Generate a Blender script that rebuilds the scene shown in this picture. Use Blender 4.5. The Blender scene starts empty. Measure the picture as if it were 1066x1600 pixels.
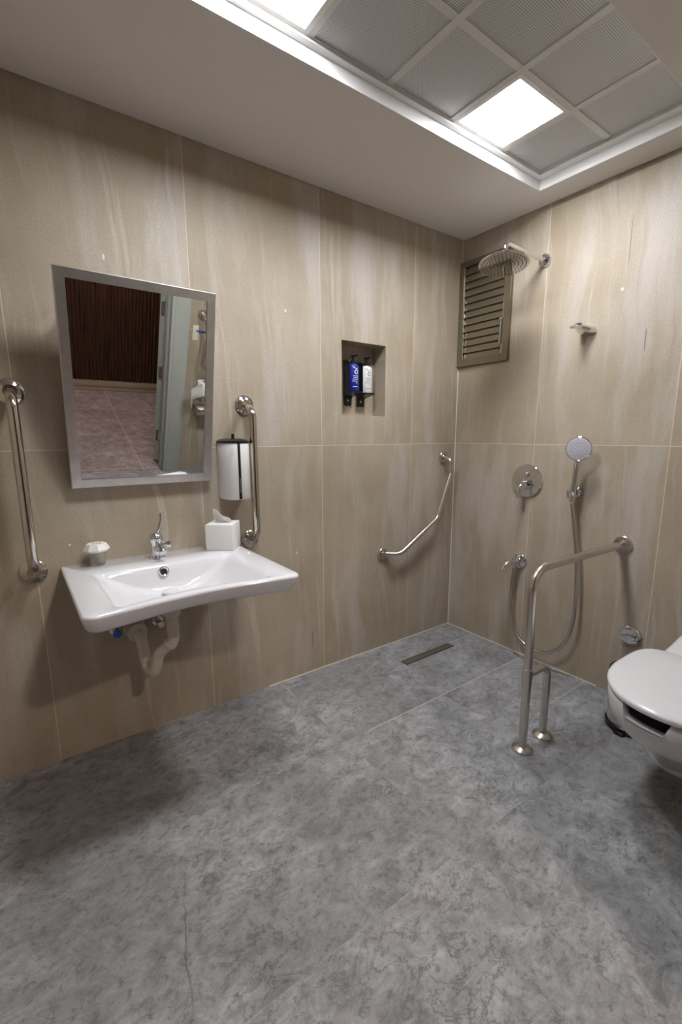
import bpy, bmesh, math, random
from mathutils import Vector, Matrix
random.seed(7)
sc = bpy.context.scene
COL = sc.collection
PI = math.pi

# ------------------------------------------------------------------ camera, exposure, world
C = Vector((1.88582, -2.20721, 1.21636))
yaw, pitch, roll = 0.942262, 0.184143, -0.0029255
f_px, shx, shy = 711.0, 6.0618, 13.2953
fw = Vector((-math.sin(yaw)*math.cos(pitch), math.cos(yaw)*math.cos(pitch), -math.sin(pitch)))
r0 = Vector((math.cos(yaw), math.sin(yaw), 0)); u0 = r0.cross(fw)
rr = math.cos(roll)*r0 + math.sin(roll)*u0; uu = -math.sin(roll)*r0 + math.cos(roll)*u0
cam = bpy.data.cameras.new('camera'); camo = bpy.data.objects.new('camera', cam); COL.objects.link(camo)
M = Matrix((rr, uu, -fw)).transposed().to_4x4(); M.translation = C
camo.matrix_world = M
cam.sensor_fit = 'AUTO'; cam.sensor_width = 36; cam.lens = f_px/1600*36
cam.shift_x = -shx/1600; cam.shift_y = shy/1600; cam.clip_start = 0.02
sc.camera = camo
sc.view_settings.view_transform = 'Standard'; sc.view_settings.look = 'None'
sc.view_settings.gamma = 1; sc.view_settings.use_curve_mapping = False
sc.view_settings.exposure = 0.0
w = bpy.data.worlds.new('world'); sc.world = w; w.use_nodes = True
w.node_tree.nodes['Background'].inputs[0].default_value = (0.5, 0.48, 0.45, 1)
w.node_tree.nodes['Background'].inputs[1].default_value = 0.02
LIGHT_E = 86.0          # emission of the ceiling light diffusers
CORR_W = 420.0           # corridor downlight

# ------------------------------------------------------------------ room numbers (metres)
W, L, H = 1.92, 2.75, 2.296
RX0, RX1, RY0, RY1 = 0.553, 1.172, -0.149, -2.62      # ceiling recess
TJ = 1.17                                             # tile joint height
OP0, OP1, OPH = -2.32, -1.165, 2.10                   # door opening in the right-hand wall
WT = 0.13                                             # thickness of that wall
CX = 3.66                                             # corridor far wall

# ------------------------------------------------------------------ node helpers
def new_mat(name):
    m = bpy.data.materials.new(name); m.use_nodes = True
    nt = m.node_tree; b = nt.nodes['Principled BSDF']
    return m, nt, b
class G:
    def __init__(s, nt): s.nt = nt
    def n(s, t, **k):
        x = s.nt.nodes.new(t)
        for a, v in k.items(): setattr(x, a, v)
        return x
    def link(s, a, b): s.nt.links.new(a, b)
    def inp(s, sock, v):
        if isinstance(v, bpy.types.NodeSocket): s.link(v, sock)
        else: sock.default_value = v
    def m(s, op, a, b=0.0, c=None, clamp=False):
        x = s.n('ShaderNodeMath', operation=op); x.use_clamp = clamp
        s.inp(x.inputs[0], a); s.inp(x.inputs[1], b)
        if c is not None: s.inp(x.inputs[2], c)
        return x.outputs[0]
    def mix(s, f, a, b, blend='MIX'):
        x = s.n('ShaderNodeMix', data_type='RGBA', blend_type=blend); x.clamp_factor = True
        s.inp(x.inputs[0], f); s.inp(x.inputs[6], a); s.inp(x.inputs[7], b)
        return x.outputs[2]
    def noise(s, vec, scale, detail=4, rough=.5, dist=0.0):
        x = s.n('ShaderNodeTexNoise'); s.inp(x.inputs['Vector'], vec)
        x.inputs['Scale'].default_value = scale; x.inputs['Detail'].default_value = detail
        x.inputs['Roughness'].default_value = rough; x.inputs['Distortion'].default_value = dist
        return x.outputs['Fac']
    def comb(s, a, b, c):
        x = s.n('ShaderNodeCombineXYZ')
        for i, v in enumerate((a, b, c)): s.inp(x.inputs[i], v)
        return x.outputs[0]
    def ramp(s, f, stops, interp='LINEAR'):
        x = s.n('ShaderNodeValToRGB'); s.inp(x.inputs[0], f); cr = x.color_ramp; cr.interpolation = interp
        while len(cr.elements) < len(stops): cr.elements.new(0.5)
        for e, (p, c) in zip(cr.elements, stops):
            e.position = p; e.color = (c, c, c, 1) if isinstance(c, (int, float)) else (*c, 1)
        return x.outputs[0]
    def smooth(s, v, a, b):
        x = s.n('ShaderNodeMapRange', interpolation_type='SMOOTHSTEP'); s.inp(x.inputs[0], v)
        x.inputs[1].default_value = a; x.inputs[2].default_value = b
        return x.outputs[0]
    def bump(s, h, strength, dist=0.002):
        x = s.n('ShaderNodeBump'); x.inputs['Strength'].default_value = strength
        x.inputs['Distance'].default_value = dist; s.link(h, x.inputs['Height'])
        return x.outputs[0]
def srgb(r, g, b):
    f = lambda c: c/12.92/255 if c <= 10 else ((c/255+0.055)/1.055)**2.4
    return (f(r), f(g), f(b), 1)
def plain(name, col, rough=.5, metal=0.0, coat=0.0, trans=0.0, noise=0.0, ior=1.45, spec=None):
    m, nt, b = new_mat(name)
    b.inputs['Base Color'].default_value = (*col[:3], 1); b.inputs['Roughness'].default_value = rough
    b.inputs['Metallic'].default_value = metal; b.inputs['Coat Weight'].default_value = coat
    b.inputs['Coat Roughness'].default_value = 0.03
    b.inputs['Transmission Weight'].default_value = trans; b.inputs['IOR'].default_value = ior
    if spec is not None: b.inputs['Specular IOR Level'].default_value = spec
    g = G(nt); t = g.n('ShaderNodeTexCoord')
    if noise:
        nz = g.noise(t.outputs['Object'], 30, 5, .6)
        g.link(g.mix(g.ramp(nz, [(.3, 0.0), (.7, 1.0)]), (*[c*(1-noise) for c in col[:3]], 1), (*[min(1, c*(1+noise)) for c in col[:3]], 1)), b.inputs['Base Color'])
    return m

# ---- beige stone-look wall tile; horizontal axis 0 = x, 1 = y
def wall_mat(name, axis, joint0, pitch=.603, marks=(), streaks=()):
    m, nt, b = new_mat(name); g = G(nt)
    tc = g.n('ShaderNodeTexCoord'); sp = g.n('ShaderNodeSeparateXYZ'); g.link(tc.outputs['Object'], sp.inputs[0])
    h = sp.outputs[axis]; z = sp.outputs[2]
    q = g.m('DIVIDE', g.m('SUBTRACT', h, joint0), pitch)
    idx = g.m('FLOOR', q); fr = g.m('FRACT', q)
    dist = g.m('MULTIPLY', g.m('MINIMUM', fr, g.m('SUBTRACT', 1.0, fr)), pitch)
    row = g.m('FLOOR', g.m('DIVIDE', z, TJ))
    dz = g.m('ABSOLUTE', g.m('SUBTRACT', z, TJ))
    gr = g.m('MINIMUM', dist, dz)
    grout = g.m('SUBTRACT', 1.0, g.smooth(gr, .0011, .0019))
    off = g.m('ADD', g.m('MULTIPLY', idx, 7.31), g.m('MULTIPLY', row, 3.77))
    # large lean of the veins
    lean = g.noise(g.comb(g.m('ADD', h, off), z, 0.0), 1.6, 2)
    hv = g.m('ADD', g.m('ADD', h, off), g.m('MULTIPLY', g.m('SUBTRACT', lean, .5), .13))
    v1 = g.noise(g.comb(hv, g.m('MULTIPLY', z, .16), 0.0), 5.0, 6, .60)
    v2 = g.noise(g.comb(g.m('ADD', hv, g.m('MULTIPLY', z, .05)), g.m('MULTIPLY', z, .035), 5.0), 24.0, 5, .65)
    v3 = g.noise(g.comb(h, z, off), 2.6, 4, .55)
    grain = g.noise(tc.outputs['Object'], 170, 4, .75)
    base = g.mix(g.ramp(v3, [(.33, 0.0), (.68, 1.0)]), srgb(166, 152, 133), srgb(180, 167, 149))
    c = g.mix(g.m('MULTIPLY', g.ramp(v1, [(.50, 0.0), (.64, 1.0)]), .66), base, srgb(196, 189, 184))
    c = g.mix(g.m('MULTIPLY', g.ramp(v1, [(.30, 1.0), (.44, 0.0)]), .45), c, srgb(154, 138, 117))
    c = g.mix(g.m('MULTIPLY', g.ramp(v2, [(.57, 0.0), (.68, 1.0)]), .42), c, srgb(204, 197, 190))
    c = g.mix(g.m('MULTIPLY', g.ramp(v2, [(.28, 1.0), (.40, 0.0)]), .25), c, srgb(144, 129, 109))
    c = g.mix(g.m('MULTIPLY', g.ramp(grain, [(.38, 1.0), (.58, 0.0)]), .30), c, srgb(122, 107, 88))
    for (mh, mz, rh, rz, col) in marks:
        dx = g.m('DIVIDE', g.m('SUBTRACT', h, mh), rh); dy = g.m('DIVIDE', g.m('SUBTRACT', z, mz), rz)
        d = g.m('ADD', g.m('MULTIPLY', dx, dx), g.m('MULTIPLY', dy, dy))
        c = g.mix(g.m('MULTIPLY', g.m('SUBTRACT', 1.0, g.smooth(d, .55, 1.2)), .85), c, col)
    c = g.mix(g.m('MULTIPLY', grout, .8), c, srgb(220, 204, 176))
    g.link(c, b.inputs['Base Color'])
    b.inputs['Roughness'].default_value = .52; b.inputs['Specular IOR Level'].default_value = .35
    hgt = g.m('SUBTRACT', g.m('MULTIPLY', grain, .25), grout)
    g.link(g.bump(hgt, .25, .001), b.inputs['Normal'])
    return m

# ---- grey slate-look floor tile
def floor_mat(name, xl, yl, extra=(), bright=1.0, tint=(1, 1, 1)):
    m, nt, b = new_mat(name); g = G(nt)
    tc = g.n('ShaderNodeTexCoord'); sp = g.n('ShaderNodeSeparateXYZ'); g.link(tc.outputs['Object'], sp.inputs[0])
    x, y = sp.outputs[0], sp.outputs[1]
    P = tc.outputs['Object']
    dx = g.m('FLOOR', g.m('DIVIDE', g.m('SUBTRACT', x, xl), .60))
    dy = g.m('FLOOR', g.m('DIVIDE', g.m('SUBTRACT', y, yl), 1.2))
    off = g.comb(g.m('MULTIPLY', dx, 3.1), g.m('MULTIPLY', dy, 5.3), g.m('MULTIPLY', dx, 1.7))
    va = g.n('ShaderNodeVectorMath', operation='ADD'); g.link(P, va.inputs[0]); g.link(off, va.inputs[1]); Q = va.outputs[0]
    mp = g.n('ShaderNodeMapping'); g.link(Q, mp.inputs[0]); mp.inputs['Rotation'].default_value = (0, 0, .7); mp.inputs['Scale'].default_value = (1, .75, 1)
    QS = mp.outputs[0]
    n1 = g.noise(Q, 2.6, 4, .55, .5)
    n2 = g.noise(QS, 14, 10, .80, .5)
    n3 = g.noise(QS, 46, 6, .78, .4)
    n4 = g.noise(QS, 8, 9, .70, .5)
    c = g.mix(g.ramp(n2, [(.36, 0.0), (.64, 1.0)]), srgb(112, 112, 113), srgb(170, 170, 173))
    c = g.mix(g.m('MULTIPLY', g.ramp(n1, [(.40, 1.0), (.56, 0.0)]), .50), c, srgb(112, 112, 112))
    c = g.mix(g.m('MULTIPLY', g.ramp(n3, [(.36, 1.0), (.46, 0.0)]), .65), c, srgb(84, 84, 84))
    c = g.mix(g.m('MULTIPLY', g.ramp(n3, [(.55, 0.0), (.75, 1.0)]), .35), c, srgb(192, 192, 198))
    vein = g.m('ABSOLUTE', g.m('SUBTRACT', n4, .5))
    vmask = g.m('MULTIPLY', g.ramp(vein, [(0.0, 1.0), (.020, 0.0)]), g.ramp(g.noise(Q, 3.7, 3), [(.45, 0.0), (.62, 1.0)]))
    c = g.mix(g.m('MULTIPLY', vmask, .70), c, srgb(78, 78, 78))
    pat = g.ramp(g.noise(Q, 1.9, 2, .5), [(.52, 0.0), (.74, 1.0)])
    c = g.mix(g.m('MULTIPLY', pat, .12), c, srgb(158, 146, 138))
    # one long dark crack-like vein running towards the viewer
    if extra:
        wob = g.m('MULTIPLY', g.m('SUBTRACT', g.noise(P, 9, 4, .6), .5), .05)
        t = g.m('DIVIDE', g.m('SUBTRACT', x, .70), .42)
        yc = g.m('ADD', g.m('ADD', -1.93, g.m('MULTIPLY', t, -.11)), wob)
        dd = g.m('ABSOLUTE', g.m('SUBTRACT', y, yc))
        msk = g.m('MULTIPLY', g.m('SUBTRACT', 1.0, g.smooth(dd, .0005, .0035)), g.m('MULTIPLY', g.smooth(x, .68, .80), 1.0))
        c = g.mix(g.m('MULTIPLY', msk, g.m('MULTIPLY', g.ramp(g.noise(P, 14, 4, .7), [(.35, .15), (.6, 1.0)]), .6)), c, srgb(76, 74, 74))
    gl = None
    def line(coord, at, other, lo, hi, wdt=.0016, s=1.0):
        d = g.m('ABSOLUTE', g.m('SUBTRACT', coord, at))
        k = g.m('SUBTRACT', 1.0, g.smooth(d, wdt*.6, wdt*1.3))
        k = g.m('MULTIPLY', k, g.m('MULTIPLY', g.m('GREATER_THAN', other, lo), g.m('LESS_THAN', other, hi)))
        return g.m('MULTIPLY', k, s)
    if extra:
        ls = [line(x, .555, y, -1.12, 0, .0022, .9), line(x, .555, y, -3, -1.12, .0016, .08), line(x, 1.155, y, -3, 0, .0014, .14),
              line(x, .198, y, -.222, 0, .002, .8), line(x, .897, y, -.32, 0, .002, .7), line(y, -1.24, x, 0, .14, .002, .7),
              line(y, -1.24, x, .14, 1.155, .0014, .12), line(y, -.64, x, 1.155, 1.9, .0014, .2), line(y, -1.84, x, 1.155, 1.9, .0014, .2)]
    else:
        q1 = g.m('FRACT', g.m('DIVIDE', g.m('SUBTRACT', x, xl), 1.2)); q2 = g.m('FRACT', g.m('DIVIDE', g.m('SUBTRACT', y, yl), .6))
        ls = [g.m('SUBTRACT', 1.0, g.smooth(g.m('ABSOLUTE', g.m('SUBTRACT', q1, .5)), .0014, .003)),
              g.m('SUBTRACT', 1.0, g.smooth(g.m('ABSOLUTE', g.m('SUBTRACT', q2, .5)), .003, .006))]
    for k in ls: gl = k if gl is None else g.m('MAXIMUM', gl, k)
    c = g.mix(gl, c, srgb(186, 184, 178))
    if tint != (1, 1, 1): c = g.mix(1.0, c, (*tint, 1), 'MULTIPLY')
    g.link(c, b.inputs['Base Color'])
    b.inputs['Roughness'].default_value = .55; b.inputs['Specular IOR Level'].default_value = .3
    g.link(g.bump(g.m('ADD', n2, g.m('MULTIPLY', n3, .4)), .35, .0015), b.inputs['Normal'])
    return m

MT = {}
light_chip = srgb(232, 222, 204); dark = srgb(96, 82, 66)
MT['wall_l'] = wall_mat('beige_tile_left', 1, -.372, .602, marks=[(-1.871, 1.83, .004, .011, light_chip), (-1.157, 1.76, .005, .007, light_chip),
    (-2.07, .83, .004, .005, light_chip), (-1.128, .655, .004, .006, light_chip), (-2.2, 1.72, .0022, .05, dark), (-1.045, .18, .0022, .05, dark)])
MT['wall_r'] = wall_mat('beige_tile_right', 0, .527, .610, marks=[(.886, 1.833, .006, .007, light_chip), (.86, .65, .006, .005, light_chip),
    (.90, 2.02, .0016, .11, dark), (.998, 1.61, .002, .05, dark)])
MT['floor'] = floor_mat('grey_slate_tile', .555, -1.24, extra=(1,))
MT['cfloor'] = floor_mat('corridor_slate_warm_lit', 2.57, -1.03-.0, tint=(1.0, .80, .77))  # same slate; pink of the warm corridor light multiplied into its colour
MT['soffit'] = plain('ceiling_paint', srgb(218, 213, 209), .7, noise=.01)
MT['trimw'] = plain('white_trim_paint', srgb(232, 231, 230), .45, noise=.01)
MT['grid'] = plain('ceiling_grid_metal', srgb(212, 211, 208), .45)
MT['steel'] = plain('brushed_steel', (.66, .625, .58), .25, 1.0, noise=.06)
MT['framesteel'] = plain('brushed_frame_steel', (.66, .63, .60), .34, 1.0, noise=.08)
MT['steel2'] = plain('polished_steel_tube', (.66, .62, .56), .13, 1.0, noise=.03)
MT['chrome'] = plain('chrome', (.74, .75, .77), .05, 1.0)
MT['chrome_soft'] = plain('satin_chrome', (.6, .6, .6), .22, 1.0)
MT['mirror'] = plain('mirror_glass', (.86, .87, .86), .0, 1.0)
MT['ceramic'] = plain('white_ceramic', srgb(220, 220, 224), .10, coat=.5)
MT['seat'] = plain('white_seat_plastic', srgb(222, 221, 224), .22, coat=.2)
MT['pvc'] = plain('white_pvc', srgb(206, 198, 186), .35)
MT['blackp'] = plain('black_plastic', (.010, .010, .011), .30)
MT['darkgap'] = plain('dark_interior', (.012, .010, .009), .8)
MT['blue'] = plain('blue_bottle_plastic', srgb(24, 34, 138), .35)
MT['bluebag'] = plain('blue_film', srgb(50, 100, 205), .4)
MT['whitep'] = plain('white_plastic', srgb(228, 226, 224), .32)
MT['cream'] = plain('cream_plastic', srgb(226, 216, 190), .4)
MT['card'] = plain('white_card', srgb(226, 224, 222), .6)
MT['tissue'] = plain('tissue_paper', srgb(240, 238, 236), .85)
MT['louvre'] = plain('bronze_aluminium', srgb(122, 112, 92), .36, .55, noise=.06)
MT['greyface'] = plain('grey_nozzle_plate', srgb(196, 192, 200), .4)
MT['greydot'] = plain('dark_grey_rubber', srgb(70, 70, 76), .6)
MT['glass'] = plain('clear_glass', (.95, .97, .96), .02, trans=1.0)
MT['brass'] = plain('brass_fitting', (.62, .48, .30), .3, 1.0)
MT['hose'] = plain('steel_hose', (.55, .54, .53), .25, 1.0)
MT['doorpaint'] = plain('grey_green_door_paint', srgb(176, 179, 172), .4, noise=.02)
MT['baseb'] = plain('beige_baseboard', srgb(170, 154, 134), .5)
MT['inkw'] = plain('white_ink', srgb(225, 228, 240), .5)
MT['inkb'] = plain('grey_blue_ink', srgb(112, 116, 140), .5)
MT['inkg'] = plain('light_grey_ink', srgb(190, 188, 188), .5)
MT['grille'] = plain('steel_drain_grate', (.42, .40, .37), .35, 1.0)
MT['seal'] = plain('pale_sealant', srgb(206, 198, 186), .5)
MT['corrceil'] = plain('corridor_ceiling_paint', srgb(150, 140, 130), .8)

# perforated ceiling panel
m, nt, b = new_mat('perforated_panel'); g = G(nt); tc = g.n('ShaderNodeTexCoord'); sp = g.n('ShaderNodeSeparateXYZ'); g.link(tc.outputs['Object'], sp.inputs[0])
fx = g.m('SUBTRACT', g.m('FRACT', g.m('DIVIDE', sp.outputs[0], .0062)), .5); fy = g.m('SUBTRACT', g.m('FRACT', g.m('DIVIDE', sp.outputs[1], .0062)), .5)
d = g.m('SQRT', g.m('ADD', g.m('MULTIPLY', fx, fx), g.m('MULTIPLY', fy, fy)))
hole = g.m('SUBTRACT', 1.0, g.smooth(d, .20, .30))
g.link(g.mix(g.m('MULTIPLY', hole, .85), srgb(205, 205, 207), srgb(60, 60, 64)), b.inputs['Base Color']); b.inputs['Roughness'].default_value = .38
MT['perf'] = m
# light diffuser
m, nt, b = new_mat('light_diffuser'); b.inputs['Base Color'].default_value = (.9, .9, .9, 1)
b.inputs['Emission Color'].default_value = (.95, .975, 1.0, 1); b.inputs['Emission Strength'].default_value = LIGHT_E
MT['emit'] = m
m, nt, b = new_mat('corridor_lamp'); b.inputs['Emission Color'].default_value = (1, .80, .72, 1); b.inputs['Emission Strength'].default_value = CORR_W
MT['emitc'] = m
# dark reddish-brown wood slats
m, nt, b = new_mat('dark_wood'); g = G(nt); tc = g.n('ShaderNodeTexCoord'); sp = g.n('ShaderNodeSeparateXYZ'); g.link(tc.outputs['Object'], sp.inputs[0])
nz = g.noise(g.comb(sp.outputs[0], g.m('MULTIPLY', sp.outputs[1], 9), g.m('MULTIPLY', sp.outputs[2], .6)), 6, 5, .65)
g.link(g.mix(g.ramp(nz, [(.35, 0.0), (.68, 1.0)]), srgb(34, 19, 12), srgb(82, 50, 30)), b.inputs['Base Color']); b.inputs['Roughness'].default_value = .5
MT['wood'] = m
# hand shower hose ribs
# ------------------------------------------------------------------ mesh helpers
def bm_box(bm, x0, x1, y0, y1, z0, z1, bevel=0.0, seg=2):
    vs = [bm.verts.new((x, y, z)) for x in (x0, x1) for y in (y0, y1) for z in (z0, z1)]
    F = [(0, 1, 3, 2), (4, 6, 7, 5), (0, 4, 5, 1), (2, 3, 7, 6), (0, 2, 6, 4), (1, 5, 7, 3)]
    fs = [bm.faces.new([vs[i] for i in f]) for f in F]
    if bevel:
        es = list({e for f in fs for e in f.edges})
        bmesh.ops.bevel(bm, geom=es, offset=bevel, segments=seg, affect='EDGES', profile=.5)
def bm_loops(bm, loops, cap0=True, cap1=True, closed=True):
    rows = [[bm.verts.new(p) for p in lp] for lp in loops]
    n = len(rows[0])
    for a, b_ in zip(rows, rows[1:]):
        for i in range(n if closed else n-1):
            j = (i+1) % n
            bm.faces.new((a[i], a[j], b_[j], b_[i]))
    if cap0: bm.faces.new(list(reversed(rows[0])))
    if cap1: bm.faces.new(rows[-1])
    return rows
def frame_of(d):
    d = Vector(d).normalized(); a = Vector((0, 0, 1)) if abs(d.z) < .9 else Vector((1, 0, 0))
    s = d.cross(a).normalized(); return s, s.cross(d).normalized() * -1
def bm_lathe(bm, origin, axis, prof, n=40, cap0=True, cap1=True):
    o = Vector(origin); ax = Vector(axis).normalized(); s, t = frame_of(ax)
    loops = []
    for (r, h) in prof:
        r = max(r, 1e-5)
        loops.append([o + ax*h + (s*math.cos(2*PI*i/n) + t*math.sin(2*PI*i/n))*r for i in range(n)])
    bm_loops(bm, loops, cap0, cap1)
def fillet(pts, rad, n=10):
    pts = [Vector(p) for p in pts]; out = [pts[0]]
    rads = rad if isinstance(rad, (list, tuple)) else [rad]*(len(pts)-2)
    for i in range(1, len(pts)-1):
        a, p, c = pts[i-1], pts[i], pts[i+1]; d1 = (a-p).normalized(); d2 = (c-p).normalized()
        th = d1.angle(d2)
        if th > PI-.02: out.append(p); continue
        tl = min(rads[i-1]/math.tan(th/2), (a-p).length*.499, (c-p).length*.499)
        R = tl*math.tan(th/2); cen = p + (d1+d2).normalized()*(R/math.sin(th/2))
        s = p+d1*tl; e = p+d2*tl; v1 = s-cen; v2 = e-cen; ang = v1.angle(v2); ax = v1.cross(v2).normalized()
        for k in range(n+1): out.append(cen + Matrix.Rotation(ang*k/n, 3, ax) @ v1)
    out.append(pts[-1]); return out
def catmull(pts, n=10):
    P = [Vector(p) for p in pts]; P = [P[0]*2-P[1]] + P + [P[-1]*2-P[-2]]; out = []
    for i in range(1, len(P)-2):
        a, b_, c, d = P[i-1:i+3]
        for k in range(n):
            t = k/n; out.append(.5*((2*b_) + (c-a)*t + (2*a-5*b_+4*c-d)*t*t + (3*b_-a-3*c+d)*t**3))
    out.append(P[-2]); return out
def bm_tube(bm, pts, r, n=20, cap=True):
    pts = [Vector(p) for p in pts]; T = []
    for i in range(len(pts)):
        a = pts[max(i-1, 0)]; b_ = pts[min(i+1, len(pts)-1)]; T.append((b_-a).normalized())
    s, t = frame_of(T[0]); loops = []
    for i, p in enumerate(pts):
        if i:
            q = T[i-1].rotation_difference(T[i]); s = q @ s
        s = (s - T[i]*s.dot(T[i])).normalized(); t = T[i].cross(s)
        rad = r(i/(len(pts)-1)) if callable(r) else r
        loops.append([p + (s*math.cos(2*PI*k/n) + t*math.sin(2*PI*k/n))*rad for k in range(n)])
    bm_loops(bm, loops, cap, cap)
def bm_prism(bm, poly, z0, z1, ax=2, bevel=0.0):
    def P(a, h):
        return (a[0], a[1], h) if ax == 2 else ((h, a[0], a[1]) if ax == 0 else (a[0], h, a[1]))
    rows = bm_loops(bm, [[P(a, z0) for a in poly], [P(a, z1) for a in poly]])
    if bevel:
        es = [e for r in rows for v in r for e in v.link_edges if e.other_vert(v) in r]
        bmesh.ops.bevel(bm, geom=list(set(es)), offset=bevel, segments=2, affect='EDGES', profile=.5)
def obj(name, bm, mat, parent=None, smooth=True, angle=35, mats=None):
    bmesh.ops.recalc_face_normals(bm, faces=bm.faces)
    me = bpy.data.meshes.new(name)
    base = Vector((0, 0, 0)); p = parent
    while p is not None: base += p.location; p = p.parent
    if base.length: bmesh.ops.translate(bm, verts=bm.verts, vec=-base)
    bm.to_mesh(me); bm.free()
    me.materials.append(MT[mat] if isinstance(mat, str) else mat)
    if smooth:
        for p_ in me.polygons: p_.use_smooth = True
        try: me.set_sharp_from_angle(angle=math.radians(angle))
        except Exception: pass
    o = bpy.data.objects.new(name, me); COL.objects.link(o)
    if parent: o.parent = parent
    return o
def thing(name, label, cat, loc=(0, 0, 0), group=None):
    o = bpy.data.objects.new(name, None); COL.objects.link(o); o.location = loc
    o.empty_display_size = .05
    o['label'] = label; o['category'] = cat
    if group: o['group'] = group
    return o
def tag(o, label, cat, group=None):
    o['label'] = label; o['category'] = cat
    if group: o['group'] = group
    return o
def struct(name, bm, mat, parent=None, label=None, **k):
    o = obj(name, bm, mat, parent, **k)
    if parent is None: o['kind'] = 'structure'
    if label: o['label'] = label
    return o
def B(): return bmesh.new()
def boxo(name, mat, parent, *a, bevel=0.0, **k):
    bm = B(); bm_box(bm, *a, bevel=bevel); return obj(name, bm, mat, parent, **k)
def quad(bm, *ps): bm.faces.new([bm.verts.new(p) for p in ps])
def inner_rect_wall(bm, plane_ax, val, a0, a1, b0, b1, holes, th):
    """slab wall of thickness th behind plane (val -> val+th) with rectangular holes"""
    ha = sorted({a0, a1, *[h[0] for h in holes], *[h[1] for h in holes]}); hb = sorted({b0, b1, *[h[2] for h in holes], *[h[3] for h in holes]})
    V = {}
    def v(k, a, b_):
        key = (k, round(a, 5), round(b_, 5))
        if key not in V:
            q = val + (th if k else 0)
            V[key] = bm.verts.new((q, a, b_) if plane_ax == 0 else ((a, q, b_) if plane_ax == 1 else (a, b_, q)))
        return V[key]
    cells = {}
    for i in range(len(ha)-1):
        for j in range(len(hb)-1):
            ca = (ha[i]+ha[i+1])/2; cb = (hb[j]+hb[j+1])/2
            cells[i, j] = not any(h[0] < ca < h[1] and h[2] < cb < h[3] for h in holes)
    for (i, j), s in cells.items():
        if not s: continue
        A0, A1, B0, B1 = ha[i], ha[i+1], hb[j], hb[j+1]
        for k in (0, 1): bm.faces.new([v(k, A0, B0), v(k, A1, B0), v(k, A1, B1), v(k, A0, B1)])
        for di, dj, e in ((-1, 0, (A0, B0, A0, B1)), (1, 0, (A1, B0, A1, B1)), (0, -1, (A0, B0, A1, B0)), (0, 1, (A0, B1, A1, B1))):
            if not cells.get((i+di, j+dj), False):
                bm.faces.new([v(0, e[0], e[1]), v(0, e[2], e[3]), v(1, e[2], e[3]), v(1, e[0], e[1])])

# ------------------------------------------------------------------ setting
NY0, NY1, NZ0, NZ1, ND = -.853, -.571, 1.317, 1.673, .10
ZT = H+.16
bm = B(); bm_box(bm, -.25, W+.0, -L-.1, .2, -.1, 0); struct('floor', bm, 'floor', smooth=False)
bm = B(); bm_box(bm, W, CX+.1, -4.2, .8, -.1, -.0005); bm_box(bm, W-.0, W+.0005, OP0, OP1, -.001, 0); struct('floor', bm, 'cfloor', smooth=False).name = 'floor_corridor'
bm = B(); inner_rect_wall(bm, 0, 0.0, -L, .1, 0, ZT, [(NY0, NY1, NZ0, NZ1)], -.14)
quad(bm, (-ND, NY0, NZ0), (-ND, NY1, NZ0), (-ND, NY1, NZ1), (-ND, NY0, NZ1))
struct('wall_left', bm, 'wall_l', smooth=False)
bm = B(); inner_rect_wall(bm, 1, 0.0, 0, W+.13, 0, ZT, [(.020, .322, 1.632, 2.152)], .12); struct('wall_back', bm, 'wall_r', smooth=False)
bm = B(); bm_box(bm, -.14, W+.1, -L-.1, -L, 0, ZT); struct('wall_front', bm, 'wall_r', smooth=False)
bm = B(); inner_rect_wall(bm, 0, W, -L, 0, 0, ZT, [(OP0, OP1, -1, OPH)], WT); struct('wall_right', bm, 'wall_l', smooth=False)
# ceiling: painted soffit with a rectangular recess; shadow gap along the walls
bm = B(); inner_rect_wall(bm, 2, H, .007, W-.0, -L, -.007, [(RX0, RX1, RY1, RY0)], .012)
zi = H+.045
inner_rect_wall(bm, 2, zi, RX0-.10, RX1+.10, RY1-.1, RY0+.10, [(RX0+.024, RX1-.024, RY1+.04, RY0-.042)], .008)
for (x0, x1, y0, y1) in ((RX0-.012, RX0, RY1-.012, RY0+.012), (RX1, RX1+.012, RY1-.012, RY0+.012), (RX0, RX1, RY0, RY0+.012), (RX0, RX1, RY1-.012, RY1)):
    bm_box(bm, x0, x1, y0, y1, H+.0121, zi+.004)
bm_box(bm, -.14, W+.1, -L-.1, .1, ZT, ZT+.05)
ceil = struct('ceiling', bm, 'soffit', smooth=False)
bm = B()    # white painted inner faces of the recess
for (x0, x1, y0, y1) in ((RX0, RX0+.003, RY1, RY0), (RX1-.003, RX1, RY1, RY0), (RX0, RX1, RY0-.003, RY0), (RX0, RX1, RY1, RY1+.003)):
    bm_box(bm, x0, x1, y0, y1, H+.0005, zi)
inner_rect_wall(bm, 2, zi-.003, RX0+.003, RX1-.003, RY1+.003, RY0-.003, [(RX0+.026, RX1-.026, RY1+.042, RY0-.044)], .003)
struct('trim_1', bm, 'trimw', smooth=False, label='white recess edge around the ceiling panels')
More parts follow.
